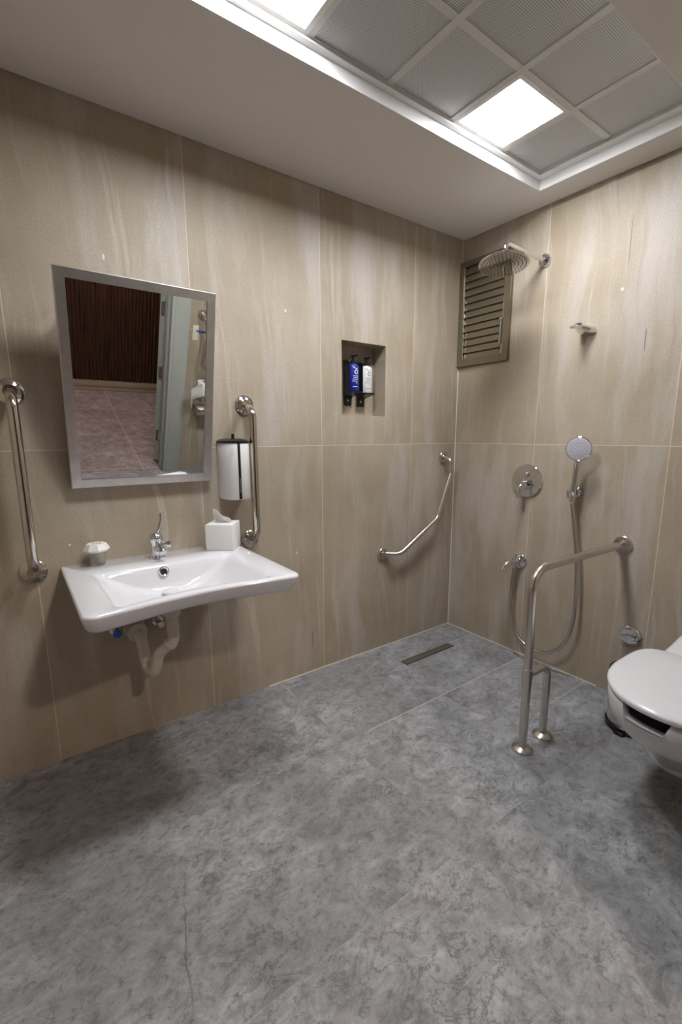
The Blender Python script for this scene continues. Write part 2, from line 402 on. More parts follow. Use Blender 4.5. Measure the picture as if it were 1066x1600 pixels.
# T-bar grid
GZ = H+.055
gx = [RX0+.024, .866, RX1-.024]
gy = [RY0-.042, -.460, -.768, -1.072, -1.378, -1.684, -1.990, -2.296, RY1+.04]
bm = B()
bm_box(bm, gx[1]-.012, gx[1]+.012, gy[-1], gy[0], GZ-.003, GZ+.02)
for y in gy[1:-1]: bm_box(bm, gx[0], gx[2], y-.012, y+.012, GZ-.0034, GZ+.02)
inner_rect_wall(bm, 2, GZ-.003, gx[0]-.01, gx[2]+.01, gy[-1]-.01, gy[0]+.01, [(gx[0]+.006, gx[2]-.006, gy[-1]+.006, gy[0]-.006)], .006)
struct('trim_2', bm, 'grid', smooth=False, label='metal grid bars holding the ceiling panels')
cells = []
for i in range(2):
    for j in range(len(gy)-1):
        x0, x1 = gx[i]+(.012 if i else .004), gx[i+1]-(.012 if i == 0 else .004)
        y1, y0 = gy[j]-(.012 if j else .004), gy[j+1]+.012
        cells.append((i, j, x0, x1, y0, y1))
rowname = {0: 'nearest the shower wall', 1: 'in the second row from the shower wall', 2: 'in the third row from the shower wall', 3: 'in the fourth row from the shower wall', 4: 'in the fifth row from the shower wall', 5: 'in the sixth row from the shower wall', 6: 'in the seventh row', 7: 'in the last row'}
colname = {0: 'on the washbasin side of the recess', 1: 'on the door side of the recess'}
for i, j, x0, x1, y0, y1 in cells:
    if i == 0 and j in (1, 4):
        cx_, cy_ = (x0+x1)/2, (y0+y1)/2
        lab = 'bright square ceiling light near the shower corner' if j == 1 else 'bright square ceiling light cut off by the top edge of the photo'
        t = thing('ceiling_light', lab, 'light', (cx_, cy_, GZ), 'square recessed ceiling lights')
        bm = B(); inner_rect_wall(bm, 2, GZ-.004, x0-.004, x1+.004, y0-.004, y1+.004, [(x0+.012, x1-.012, y0+.012, y1-.012)], .012); obj('frame', bm, 'trimw', t, smooth=False)
        bm = B(); bm_box(bm, x0+.008, x1-.008, y0+.008, y1-.008, GZ+.001, GZ+.007); obj('diffuser', bm, 'emit', t, smooth=False)
    else:
        bm = B(); bm_box(bm, x0-.002, x1+.002, y0-.002, y1+.002, GZ+.001, GZ+.009, bevel=.001)
        o = obj('ceiling_panel', bm, 'perf', None, smooth=False)
        tag(o, 'grey perforated ceiling panel %s, %s' % (rowname[j], colname[i]), 'ceiling panel', 'perforated ceiling panels')
# pale sealant line where wall meets the shower floor
bm = B(); bm_box(bm, 0.0, .005, -1.30, 0, 0, .005); struct('baseboard_left', bm, 'seal', smooth=False)
bm = B(); bm_box(bm, .005, .95, -.005, 0, 0, .005); struct('baseboard_back', bm, 'seal', smooth=False)

bm = B(); bm_prism(bm, [(0, 0), (.0042, 0), (0, -.0042)], .005, 1.608); struct('trim_3', bm, 'seal', smooth=False)
bm = B(); bm_prism(bm, [(0, 0), (.0042, 0), (0, -.0042)], 2.18, H-.0); struct('trim_4', bm, 'seal', smooth=False)

# ------------------------------------------------------------------ corridor seen in the mirror
bm = B()
y = -4.2; prof = []
pitch_s = .034
n = int(4.9/pitch_s)
for k in range(n):
    y0 = -4.15+k*pitch_s
    for q in range(7):
        a = PI*q/6; prof.append((CX-.004-.017*math.sin(a), y0+.004+.013*(1-math.cos(a))))
rows = [[bm.verts.new((x, y, z)) for x, y in prof] for z in (.115, 2.6)]
for i in range(len(prof)-1): bm.faces.new((rows[0][i], rows[0][i+1], rows[1][i+1], rows[1][i]))
vb = [bm.verts.new((CX+.002, y, .115)) for x, y in prof]
for i in range(len(prof)-1): bm.faces.new((rows[0][i], vb[i], vb[i+1], rows[0][i+1]))
o = struct('wall_corridor', bm, 'wood', angle=60)
bm = B(); bm_box(bm, CX, CX+.1, -4.2, .8, 0, 2.7); struct('wall_corridor_back', bm, 'darkgap', smooth=False)
bm = B()
for k in range(5):
    ya = -4.17+k*1.2-.01; bm_box(bm, CX-.010, CX, ya, ya+1.197, 0, .045, bevel=.002); bm_box(bm, CX-.014, CX, ya, ya+1.197, .045, .112, bevel=.002)
struct('baseboard_corridor', bm, 'baseb')
bm = B(); bm_box(bm, W, CX+.1, .75, .85, 0, 2.7); bm_box(bm, W, CX+.1, -4.3, -4.2, 0, 2.7); bm_box(bm, W-.0, W+WT, -4.2, -L, 0, 2.7); bm_box(bm, W, W+WT, .12, .8, 0, 2.7); struct('wall_corridor_end', bm, 'baseb', smooth=False)
bm = B(); bm_box(bm, W, CX+.1, -4.3, .85, 2.6, 2.7); struct('ceiling_corridor', bm, 'corrceil', smooth=False)
t = thing('corridor_downlight', 'round warm downlight in the corridor ceiling', 'light', (2.9, -1.45, 2.6))
bm = B(); bm_lathe(bm, (2.9, -1.45, 2.6), (0, 0, -1), [(.10, 0), (.10, .008), (.085, .010), (.085, .004)], cap0=False, cap1=False); obj('rim', bm, 'trimw', t)
bm = B(); bm_lathe(bm, (2.9, -1.45, 2.597), (0, 0, -1), [(.084, 0), (.084, .002)]); obj('lamp_disc', bm, 'emitc', t)

# door frame + open leaf
t = bpy.data.objects.new('door_1', None); COL.objects.link(t); t.location = (W, OP1, 0); t['kind'] = 'structure'
bm = B()
fx0 = W-.018
for (a, b_) in ((OP1, OP1+.105), (OP0-.105, OP0)):
    bm_box(bm, fx0, W, a, b_, 0, OPH+.105, bevel=.003)
bm_box(bm, fx0, W, OP0, OP1, OPH, OPH+.105, bevel=.003)
for s, yy in ((1, OP1), (-1, OP0)):
    a, b_ = (yy-.022, yy) if s > 0 else (yy, yy+.022)
    bm_box(bm, fx0, W+WT+.0, a, b_, 0, OPH, bevel=.002)
    a, b_ = (yy-.040, yy-.022) if s > 0 else (yy+.022, yy+.040)
    bm_box(bm, W+.02, W+.075, a, b_, 0, OPH, bevel=.002)
bm_box(bm, fx0, W+WT, OP0, OP1, OPH-.022, OPH, bevel=.002)
for (a, b_) in ((OP1, OP1+.08), (OP0-.08, OP0)): bm_box(bm, W+WT, W+WT+.016, a, b_, 0, OPH+.08, bevel=.003)
obj('door_frame', bm, 'doorpaint', t)
hx, hy = W+WT+.022, OP1-.012
ang = math.radians(22)
leaf = B(); bm_box(leaf, 0, .98, -.044, 0, .012, OPH-.03, bevel=.002)
R = Matrix.Translation((hx, hy, 0)) @ Matrix.Rotation(ang, 4, 'Z'); bmesh.ops.transform(leaf, matrix=R, verts=leaf.verts)
lf = obj('door_leaf', leaf, 'doorpaint', t)
for z in (.25, .78, 1.25, 1.85):
    bm = B(); bm_lathe(bm, (hx-.006, hy-.008, z-.05), (0, 0, 1), [(.007, 0), (.007, .1)], n=12)
    bm_box(bm, hx-.004, hx+.0, hy-.036, hy-.008, z-.045, z+.045)
    obj('hinge', bm, 'chrome_soft', t)
bm = B(); bm_box(bm, 0.90, .935, -.055, -.044, .98, 1.03); bm_tube(bm, fillet([(.918, -.05, 1.005), (.918, -.095, 1.005), (.80, -.095, 1.005)], .012), .009, 12)
bmesh.ops.transform(bm, matrix=R, verts=bm.verts); obj('handle', bm, 'chrome_soft', lf)

# ------------------------------------------------------------------ mirror
MY0, MY1, MZ, MX, MH, MTt = -2.047, -1.544, 1.034, .030, .706, math.radians(13.0)
t = thing('wall_mirror', 'tilted rectangular mirror in a brushed steel frame above the washbasin', 'mirror', (0, (MY0+MY1)/2, MZ))
up = Vector((math.sin(MTt), 0, math.cos(MTt))); nn = Vector((math.cos(MTt), 0, -math.sin(MTt)))
O = Vector((MX, 0, MZ))
def mp(a, h, d): return O + Vector((0, a, 0)) + up*h + nn*d
bm = B(); fwid = .031
outer = [(MY0, 0), (MY1, 0), (MY1, MH), (MY0, MH)]; inner = [(MY0+fwid, fwid), (MY1-fwid, fwid), (MY1-fwid, MH-fwid), (MY0+fwid, MH-fwid)]
o2 = [(MY0+.003, .003), (MY1-.003, .003), (MY1-.003, MH-.003), (MY0+.003, MH-.003)]
bm_loops(bm, [[mp(a, h, -.022) for a, h in outer], [mp(a, h, -.003) for a, h in outer], [mp(a, h, 0) for a, h in o2], [mp(a, h, -.001) for a, h in inner], [mp(a, h, -.008) for a, h in inner], [mp(a, h, -.022) for a, h in inner]], False, False)
obj('frame', bm, 'framesteel', t, angle=20)
bm = B(); bm_loops(bm, [[mp(a, h, -.020) for a, h in inner], [mp(a, h, -.006) for a, h in inner]]); obj('glass', bm, 'mirror', t, smooth=False)
for a in (MY0+.06, MY1-.06):
    for q in ([(0, a, mp(a, .62, -.02).z+.02), mp(a, .62, -.02)], [(0, a, mp(a, .04, 0).z), mp(a, .04, -.02)]):
        bm = B(); bm_tube(bm, q, .006, 10); obj('bracket', bm, 'steel', t)

# ------------------------------------------------------------------ grab bars
def rose(name, parent, c, axis, r=.041, mat='steel2', dome=True):
    bm = B()
    pr = [(r*.97, 0), (r, .003), (r, .006), (r*.9, .011), (r*.62, .015), (r*.50, .018), (r*.46, .024)] if dome else [(r, 0), (r, .009), (r*.92, .012), (r*.5, .013), (r*.48, .02)]
    bm_lathe(bm, c, axis, pr); return obj(name, bm, mat, parent)
def bar(name, label, cat, path, rad, r, mat, r_rose, axis=(1, 0, 0), dome=True, group=None):
    loc = ((0, path[0][1], min(p[2] for p in path)) if axis[0] else path[0])
    t = thing(name, label, cat, loc, group)
    bm = B(); bm_tube(bm, fillet(path, rad, 14), r, 24); obj('tube', bm, mat, t)
    rose('wall_flange', t, path[0], axis, r_rose, mat, dome); rose('wall_flange', t, path[-1], axis, r_rose, mat, dome)
    return t
bar('grab_bar', 'vertical steel grab bar left of the mirror', 'grab bar', [(0.0, -2.187, 1.362), (.080, -2.187, 1.335), (.080, -2.187, .780), (0.0, -2.187, .752)], .055, .0165, 'steel2', .042, group='vertical grab bars beside the mirror')
bar('grab_bar', 'vertical steel grab bar right of the mirror beside the white dispenser', 'grab bar', [(0.0, -1.371, 1.347), (.080, -1.371, 1.322), (.080, -1.371, .786), (0.0, -1.371, .758)], .050, .0165, 'steel2', .042, group='vertical grab bars beside the mirror')
bar('angled_grab_bar', 'bent steel grab bar near the shower corner under the niche', 'grab bar', [(0, -.107, 1.089), (.062, -.104, 1.075), (.062, -.098, 1.00), (.062, -.205, .735), (.062, -.50, .560), (0, -.579, .564)], [.03, .05, .06, .08], .0135, 'steel', .034, dome=False)
# door-side wall bar seen in the mirror
def xw(d): return W-d
t = bar('angled_grab_bar', 'bent steel grab bar above the toilet paper, seen only in the mirror', 'grab bar', [(W, -.965, 1.28), (W-.062, -.958, 1.265), (W-.062, -.935, 1.15), (W-.062, -.965, .93), (W-.062, -.76, .72), (W, -.56, .66)], [.03, .08, .09, .06], .0155, 'steel', .036, axis=(-1, 0, 0), dome=False)

# ------------------------------------------------------------------ washbasin
SX1, SY0, SY1, ZS = .603, -2.108, -1.450, .755
def rrect(x0, x1, y0, y1, r, n=24, conc=0.0, rear=None):
    """rounded rectangle loop, n points per corner+side quadrant, front (x1) edge concave"""
    pts = []; r0 = r if rear is None else rear
    cs = [(x1-r, y0+r, -PI/2, r), (x1-r, y1-r, 0, r), (x0+r0, y1-r0, PI/2, r0), (x0+r0, y0+r0, PI, r0)]
    for k, (cx_, cy_, a0, rr_) in enumerate(cs):
        for i in range(n//2+1):
            a = a0 + (PI/2)*i/(n//2); pts.append([cx_+rr_*math.cos(a), cy_+rr_*math.sin(a)])
        nx = cs[(k+1) % 4]; a1 = nx[2]
        q = [nx[0]+nx[3]*math.cos(a1), nx[1]+nx[3]*math.sin(a1)]; p = pts[-1][:]
        for i in range(1, n//2): pts.append([p[0]+(q[0]-p[0])*i/(n//2), p[1]+(q[1]-p[1])*i/(n//2)])
    if conc:
        ym = (y0+y1)/2; hw = (y1-y0)/2
        for p in pts:
            s = max(0, (p[0]-x0)/(x1-x0)); k = max(0, math.cos((p[1]-ym)/hw*PI/2))**1.3
            p[0] -= conc*k*s**3
    return pts
t = thing('washbasin', 'white rectangular wall-hung ceramic washbasin under the mirror', 'washbasin', (0, (SY0+SY1)/2, .66))
bm = B()
def LP(x0, x1, y0, y1, r, z, conc, rear=None, dipf=0.0):
    out = []
    for p in rrect(x0, x1, y0, y1, r, 24, conc, rear):
        dz = 0
        if dipf:
            ym = (y0+y1)/2; hw = (y1-y0)/2; dz = -dipf*max(0, math.cos((p[1]-ym)/hw*PI/2))**1.5*max(0, (p[0]-.3)/.3)**1.5
        out.append((p[0], p[1], z+dz))
    return out
loops = [
    LP(.05, .38, SY0+.13, SY1-.13, .06, .645, .0, .03),
    LP(.02, .48, SY0+.05, SY1-.05, .06, .665, .03, .03),
    LP(.0, SX1-.055, SY0+.026, SY1-.026, .045, .690, .045, .010),
    LP(.0, SX1-.030, SY0+.014, SY1-.014, .042, .697, .047, .008),
    LP(.0, SX1-.022, SY0+.010, SY1-.010, .041, .706, .048, .006, .003),
    LP(.0, SX1, SY0, SY1, .040, ZS-.010, .048, .006, .006),
    LP(.001, SX1-.002, SY0+.002, SY1-.002, .039, ZS-.003, .048, .006, .006),
    LP(.004, SX1-.008, SY0+.008, SY1-.008, .036, ZS, .048, .006, .006),
    LP(.175, SX1-.036, SY0+.078, SY1-.086, .035, ZS, .046, .022, .005),
    LP(.184, SX1-.043, SY0+.086, SY1-.094, .032, ZS-.003, .045, .022, .004),
    LP(.190, SX1-.052, SY0+.098, SY1-.106, .032, ZS-.012, .044, .024, .003),
    LP(.196, SX1-.075, SY0+.130, SY1-.138, .04, ZS-.036, .036, .03),
    LP(.203, SX1-.11, SY0+.175, SY1-.183, .05, ZS-.064, .024, .04),
    LP(.212, SX1-.17, SY0+.225, SY1-.230, .05, ZS-.083, .01, .045),
    LP(.225, SX1-.24, SY0+.265, SY1-.268, .05, ZS-.090, .0, .045),
    LP(.245, SX1-.31, SY0+.300, SY1-.300, .023, ZS-.092, .0, .023)]
bm_loops(bm, loops); obj('basin', bm, 'ceramic', t, angle=60)
ym = -1.800
bm = B(); bm_lathe(bm, (.268, ym, ZS-.093), (0, 0, 1), [(.031, 0), (.032, .003), (.029, .005), (.020, .0045)]); obj('drain_ring', bm, 'chrome', t)
bm = B(); bm_lathe(bm, (.268, ym, ZS-.090), (0, 0, 1), [(.024, 0), (.028, .005), (.027, .010), (.018, .0145), (.004, .016)]); obj('drain_cover', bm, 'ceramic', t)
bm = B(); bm_lathe(bm, (.188, ym, ZS-.027), (1, 0, .25), [(.0185, 0), (.0185, .012), (.0150, .015), (.0105, .011), (.0105, .004)], cap1=False); obj('overflow_ring', bm, 'chrome', t)
bm = B(); bm_lathe(bm, (.190, ym, ZS-.027), (1, 0, .25), [(.0104, 0), (.0104, .009)]); obj('overflow_hole', bm, 'darkgap', t)

# trap pipe below
t = thing('drain_trap', 'white plastic drain trap under the washbasin', 'pipe', (0, -1.88, .46))
bm = B()
tp = fillet([(.262, -1.800, .644), (.262, -1.800, .485), (.215, -1.845, .425), (.195, -1.862, .345), (.135, -1.872, .345), (.095, -1.880, .462), (.0, -1.884, .466)], [.035, .03, .026, .026, .03], 10)
bm_tube(bm, tp, .0205, 24); obj('trap_tube', bm, 'pvc', t)
bm = B(); bm_lathe(bm, (.262, -1.800, .582), (0, 0, 1), [(.026, 0), (.030, .004), (.030, .030), (.033, .034), (.033, .055), (.026, .0625)], n=28); obj('slip_nut', bm, 'pvc', t)
bm = B(); bm_lathe(bm, (.246, -1.815, .462), (.25, .25, .5), [(.023, 0), (.0255, .004), (.0255, .018), (.023, .022)], n=28); obj('slip_nut', bm, 'pvc', t)
bm = B(); bm_lathe(bm, (.0, -1.884, .466), (1, 0, 0), [(.040, 0), (.040, .008), (.034, .016), (.034, .055), (.036, .058), (.036, .072), (.022, .074)], n=32); obj('wall_flange', bm, 'pvc', t)
for yy, lab in ((-1.953, 'small angle valve with blue knob on the wall left of the drain trap'), (-1.795, 'small angle valve with brass knob on the wall behind the drain trap')):
    t = thing('angle_valve', lab, 'valve', (0, yy, .475), 'angle valves under the washbasin')
    bm = B(); bm_lathe(bm, (0, yy, .475), (1, 0, 0), [(.024, 0), (.022, .006), (.011, .008), (.011, .05)], n=24); bm_tube(bm, [(.034, yy, .46), (.034, yy, .525)], .009, 16); obj('body', bm, 'chrome_soft', t)
    bm = B(); bm_lathe(bm, (.05, yy, .475), (1, 0, 0), [(.013, 0), (.015, .002), (.015, .014), (.011, .018)], n=12); obj('knob', bm, 'brass' if yy > -1.85 else 'bluebag', t)
    e_ = .010 if yy < -1.85 else -.004
    bm = B(); bm_tube(bm, catmull([(.034, yy, .525), (.042, yy+e_*.5, .57), (.055, yy+e_, .61), (.060, yy+e_, .642)]), .006, 12); obj('supply_hose', bm, 'hose', t)

# faucet
fx_, fy_ = .078, -1.792
t = thing('faucet', 'small chrome basin mixer tap with a tall thin lever', 'faucet', (fx_, fy_, ZS))
bm = B(); bm_lathe(bm, (fx_, fy_, ZS), (0, 0, 1), [(.028, 0), (.029, .003), (.027, .007), (.021, .010), (.0195, .045), (.021, .060), (.024, .066), (.025, .072)], n=36)
sp_ = fillet([(fx_+.005, fy_, ZS+.035), (fx_+.055, fy_+.001, ZS+.056), (fx_+.085, fy_+.002, ZS+.040)], .018, 8)
bm_tube(bm, sp_, lambda s: .014-.002*s, 20); obj('body', bm, 'chrome', t)
bm = B(); bm_lathe(bm, (fx_+.080, fy_+.002, ZS+.045), (.75, 0, -.6), [(.0125, 0), (.0135, .003), (.0135, .012), (.010, .013)], n=24); obj('aerator', bm, 'chrome_soft', t)
bm = B(); bm_lathe(bm, (fx_, fy_, ZS+.070), (-.12, 0, 1), [(.0255, 0), (.0265, .003), (.0262, .010), (.022, .020), (.013, .027), (.004, .029)], n=36); obj('cap', bm, 'chrome', t)
bm = B(); bm_tube(bm, catmull([(fx_+.002, fy_+.002, ZS+.090), (fx_+.004, fy_+.012, ZS+.115), (fx_-.002, fy_+.022, ZS+.145), (fx_-.004, fy_+.024, ZS+.172)]), lambda s: .0055-.001*s, 16); obj('lever', bm, 'chrome', t)
bm = B(); bm_tube(bm, [(fx_+.008, fy_+.014, ZS+.052), (fx_+.02, fy_+.036, ZS+.052)], .009, 16); bm_lathe(bm, (fx_+.018, fy_+.034, ZS+.052), (.35, .8, 0), [(.010, 0), (.0135, .003), (.0135, .014), (.011, .017)], n=20); obj('side_knob', bm, 'chrome', t)

# glass jar with white lid
jx, jy = .052, -1.992
t = thing('glass_jar', 'small clear glass jar with a white faceted lid on the back left of the washbasin', 'jar', (jx, jy, ZS))
bm = B(); bm_lathe(bm, (jx, jy, ZS+.0005), (0, 0, 1), [(.024, 0), (.0255, .003), (.027, .046), (.0285, .050), (.0265, .050), (.0245, .006), (.001, .006)], n=32); obj('glass_body', bm, 'glass', t)
bm = B(); bm_lathe(bm, (jx, jy, ZS+.049), (0, 0, 1), [(.030, 0), (.043, .006), (.044, .011), (.033, .030), (.031, .031)], n=8); obj('lid', bm, 'whitep', t, angle=20)

def text_mesh(txt, size, extr=.0004):
    cu = bpy.data.curves.new('txt', 'FONT'); cu.body = txt; cu.size = size; cu.extrude = extr; cu.align_x = 'CENTER'; cu.align_y = 'CENTER'
    cu.resolution_u = 3
    o = bpy.data.objects.new('txt', cu); COL.objects.link(o)
    dg = bpy.context.evaluated_depsgraph_get(); me = bpy.data.meshes.new_from_object(o.evaluated_get(dg))
    bpy.data.objects.remove(o); bpy.data.curves.remove(cu); return me
def text_obj(name, txt, size, fn, mat, parent):
    me = text_mesh(txt, size); bm = B(); bm.from_mesh(me); bpy.data.meshes.remove(me)
    for v in bm.verts: v.co = Vector(fn(v.co.x, v.co.y, v.co.z))
    return obj(name, bm, mat, parent, smooth=False)
bm = B()
for k in range(3): bm_box(bm, jx-.010, jx+.012, jy-.013+k*.011, jy-.006+k*.011, ZS+.0798, ZS+.0806)
obj('embossed_mark', bm, 'inkg', t, smooth=False)

# tissue box, turned toward the room
a = math.atan2(.088, .070); ca, sa = math.cos(a), math.sin(a)
FL = Vector((.089, -1.603, ZS)); e1 = Vector((.0700, .0880, 0)).normalized(); e2 = Vector((-e1.y, e1.x, 0))
cb = FL + e1*.056 + e2*.056
t = thing('tissue_box', 'white cube tissue box on the back right of the washbasin', 'tissue box', cb)
Rm = Matrix((e1, e2, Vector((0, 0, 1)))).transposed().to_4x4(); Rm.translation = cb
bm = B(); s = .056; hb = .108
bm_box(bm, -s, s, -s, s, .0005, hb, bevel=.002); bmesh.ops.transform(bm, matrix=Rm, verts=bm.verts); obj('box', bm, 'card', t)
bm = B(); bm_lathe(bm, (0, 0, hb-.001), (0, 0, 1), [(.001, 0), (.001, .0014)], n=24)
bm.clear(); bm_loops(bm, [[(.036*math.cos(2*PI*i/32), .020*math.sin(2*PI*i/32), z) for i in range(32)] for z in (hb-.001, hb+.0006)]); bmesh.ops.transform(bm, matrix=Rm, verts=bm.verts); obj('slot', bm, 'inkg', t)
bm = B()      # folded tissue sheet
NU, NV = 22, 12; rows = []
for j in range(NV+1):
    v = j/NV; row = []
    for i in range(NU+1):
        u = i/NU
        x = -.036 + .070*u
        prof_h = .046*(1-u)**.8 + .014 + .003*math.sin(u*9)
        z = hb-.004 + v*prof_h
        yy = .005*math.sin(u*6+1.0)*(0.6+v) + .004*math.sin(v*5+u*4) - .012*v*u
        xx = x - .004*v*(1-u) + .006*v*u
        row.append(bm.verts.new((xx, yy, z)))
    rows.append(row)
for j in range(NV):
    for i in range(NU): bm.faces.new((rows[j][i], rows[j][i+1], rows[j+1][i+1], rows[j+1][i]))
bmesh.ops.solidify(bm, geom=bm.faces[:], thickness=.0012)
bmesh.ops.transform(bm, matrix=Rm, verts=bm.verts); obj('tissue', bm, 'tissue', t, angle=80)

# ------------------------------------------------------------------ white wall dispenser
t = thing('wall_dispenser', 'white rounded paper dispenser with black lid beside the mirror', 'dispenser', (0, -1.445, .955))
def dsec(y0, y1, d, n=24, sq=2.6):
    c = (y0+y1)/2; hw = (y1-y0)/2; P = [(0.004, y0)]
    for i in range(n+1):
        a = -PI/2 + PI*i/n; cc, ss = math.cos(a), math.sin(a)
        P.append((.012+(d-.012)*abs(cc)**(2/sq), c+hw*math.copysign(abs(ss)**(2/sq), ss)))
    P.append((0.004, y1)); return P
bm = B(); S = lambda y0, y1, d, z, dr=0: [(x, y, z-dr*(x/.11)) for x, y in dsec(y0, y1, d)]
y0, y1 = -1.503, -1.385
bm_loops(bm, [S(y0+.008, y1-.008, .098, .958), S(y0+.003, y1-.003, .107, .955), S(y0, y1, .112, .962), S(y0, y1, .114, 1.10), S(y0, y1, .114, 1.186), S(y0+.002, y1-.002, .112, 1.189)])
obj('body', bm, 'whitep', t, angle=40)
bm = B(); bm_loops(bm, [S(y0-.002, y1+.002, .116, 1.1885), S(y0-.002, y1+.002, .117, 1.196), S(y0+.008, y1-.008, .105, 1.2025), S(y0+.025, y1-.025, .07, 1.206)]); obj('lid', bm, 'blackp', t, angle=40)
bm = B(); bm_tube(bm, [(.055, -1.452, 1.204), (.055, -1.452, 1.214)], .007, 12); bm_box(bm, .053, .057, -1.458, -1.446, 1.212, 1.226, bevel=.001); obj('key', bm, 'blackp', t)
bm = B(); bm_box(bm, .1080, .1150, -1.458, -1.447, .958, 1.188, bevel=.001); obj('level_strip', bm, 'blackp', t)
bm = B(); bm_box(bm, .1085, .1156, -1.4545, -1.4505, .985, 1.045, bevel=.001); obj('level_window', bm, 'chrome_soft', t)
bm = B(); bm_box(bm, .1125, .1141, -1.490, -1.473, 1.163, 1.166); obj('printed_mark', bm, 'inkg', t, smooth=False)

# ------------------------------------------------------------------ niche dispensers
def niche_dispenser(yc, zb, bottle, ink, lab):
    x0 = -ND
    t = thing('soap_dispenser', lab, 'soap dispenser', (x0, yc, zb), 'pump bottles in black holders in the wall niche')
    bm = B()
    bm_box(bm, x0, x0+.006, yc-.030, yc+.026, zb+.04, zb+.226, bevel=.002)
    bm_box(bm, x0, x0+.007, yc-.027, yc+.018, zb, zb+.05, bevel=.002)
    poly = [(x0+.004, zb+.045), (x0+.080, zb+.060), (x0+.080, zb+.068), (x0+.004, zb+.068)]
    rows = [[bm.verts.new((p[0], yy, p[1])) for p in poly] for yy in (yc-.032, yc+.030)]
    for i in range(4): bm.faces.new((rows[0][i], rows[0][(i+1) % 4], rows[1][(i+1) % 4], rows[1][i]))
    bm.faces.new(rows[0]); bm.faces.new(rows[1][::-1])
    bm_box(bm, x0+.004, x0+.055, yc-.031, yc-.028, zb+.06, zb+.215, bevel=.001)
    bm_box(bm, x0+.004, x0+.045, yc-.032, yc+.030, zb+.198, zb+.224, bevel=.003)
    obj('holder', bm, 'blackp', t)
    bm = B(); bm_lathe(bm, (x0+.007, yc-.006, zb+.026), (1, 0, 0), [(.0045, 0), (.004, .002)], n=14); obj('screw', bm, 'chrome_soft', t)
    bx = x0+.045; r = .030
    bm = B(); bm_lathe(bm, (bx, yc, zb+.0685), (0, 0, 1), [(r-.002, 0), (r, .003), (r, .120), (r-.003, .129), (.017, .135), (.013, .137)], n=40); bo = obj('bottle', bm, bottle, t)
    bm = B(); bm_lathe(bm, (bx, yc, zb+.203), (0, 0, 1), [(.014, 0), (.014, .016), (.006, .018), (.006, .034), (.010, .034), (.011, .044), (.006, .046)], n=24); bm_box(bm, bx, bx+.034, yc-.006, yc+.006, zb+.238, zb+.247, bevel=.002); obj('pump', bm, 'blackp', t)
    # upright lettering read sideways, bent round the bottle
    rr_ = r+.0003
    def wrap(u, v, wz):   # u runs round the bottle, v runs up
        a = u/r - .25; return (bx+(rr_+wz)*math.cos(a), yc+(rr_+wz)*math.sin(a), zb+.0685+v)
    bm = B()
    def strip(u0, u1, v0, v1):
        n_ = max(1, int((u1-u0)/.002)); L0 = [bm.verts.new(wrap(u0+(u1-u0)*i/n_, v0, .0003)) for i in range(n_+1)]; L1 = [bm.verts.new(wrap(u0+(u1-u0)*i/n_, v1, .0003)) for i in range(n_+1)]
        for i in range(n_): bm.faces.new((L0[i], L0[i+1], L1[i+1], L1[i]))
    for (cu, cv, ra, rb) in ((.006, .094, .0065, .0105),):
        n_ = 28
        ins = [bm.verts.new(wrap(cu+(ra)*math.cos(2*PI*i/n_), cv+ra*math.sin(2*PI*i/n_), .0003)) for i in range(n_)]
        outs = [bm.verts.new(wrap(cu+(rb)*math.cos(2*PI*i/n_), cv+rb*math.sin(2*PI*i/n_), .0003)) for i in range(n_)]
        for i in range(n_): bm.faces.new((ins[i], ins[(i+1) % n_], outs[(i+1) % n_], outs[i]))
    pts_ = [(-.012, .120), (-.002, .113), (.008, .108), (.014, .114), (.016, .122)]
    for p, q in zip(pts_, pts_[1:]):
        bm.faces.new([bm.verts.new(wrap(*c_, .0004)) for c_ in ((p[0], p[1]-.0018), (q[0], q[1]-.0018), (q[0], q[1]+.0018), (p[0], p[1]+.0018))])
    for (u0, u1, v) in ((-.012, .016, .074), (-.010, .016, .066), (-.014, .016, .058), (-.016, .014, .049), (.002, .012, .040), (-.012, .014, .022)):
        strip(u0, u1, v-.0014, v+.0014)
    obj('label_print', bm, ink, bo, smooth=False)
niche_dispenser(-.742, 1.372, 'blue', 'inkw', 'blue pump bottle in a black holder in the niche')
niche_dispenser(-.657, 1.368, 'whitep', 'inkb', 'white pump bottle in a black holder in the niche')

# ------------------------------------------------------------------ louvre window vent
t = thing('louvre_vent', 'bronze louvred vent window high in the shower corner', 'vent', (.171, 0, 1.61))
lx0, lx1, lz0, lz1 = .002, .344, 1.610, 2.176
bm = B(); fw_ = .028
o_ = [(lx0, lz0), (lx1, lz0), (lx1, lz1), (lx0, lz1)]; ii = [(lx0+fw_, lz0+fw_+.012), (lx1-fw_-.012, lz0+fw_+.012), (lx1-fw_-.012, lz1-fw_), (lx0+fw_, lz1-fw_)]
oo = [(lx0+.002, lz0+.002), (lx1-.002, lz0+.002), (lx1-.002, lz1-.002), (lx0+.002, lz1-.002)]
bm_loops(bm, [[(x, 0, z) for x, z in o_], [(x, -.018, z) for x, z in o_], [(x, -.020, z) for x, z in oo], [(x, -.017, z) for x, z in ii], [(x, .06, z) for x, z in ii]], False, False)
obj('frame', bm, 'louvre', t, angle=25)
bm = B(); bm_box(bm, ii[0][0]-.01, ii[1][0]+.01, .070, .074, ii[0][1]-.01, ii[2][1]+.01); obj('backing', bm, 'darkgap', t, smooth=False)
ns = 13; x0, x1 = ii[0][0]+.010, ii[1][0]-.008; zb, zt = ii[0][1], ii[2][1]
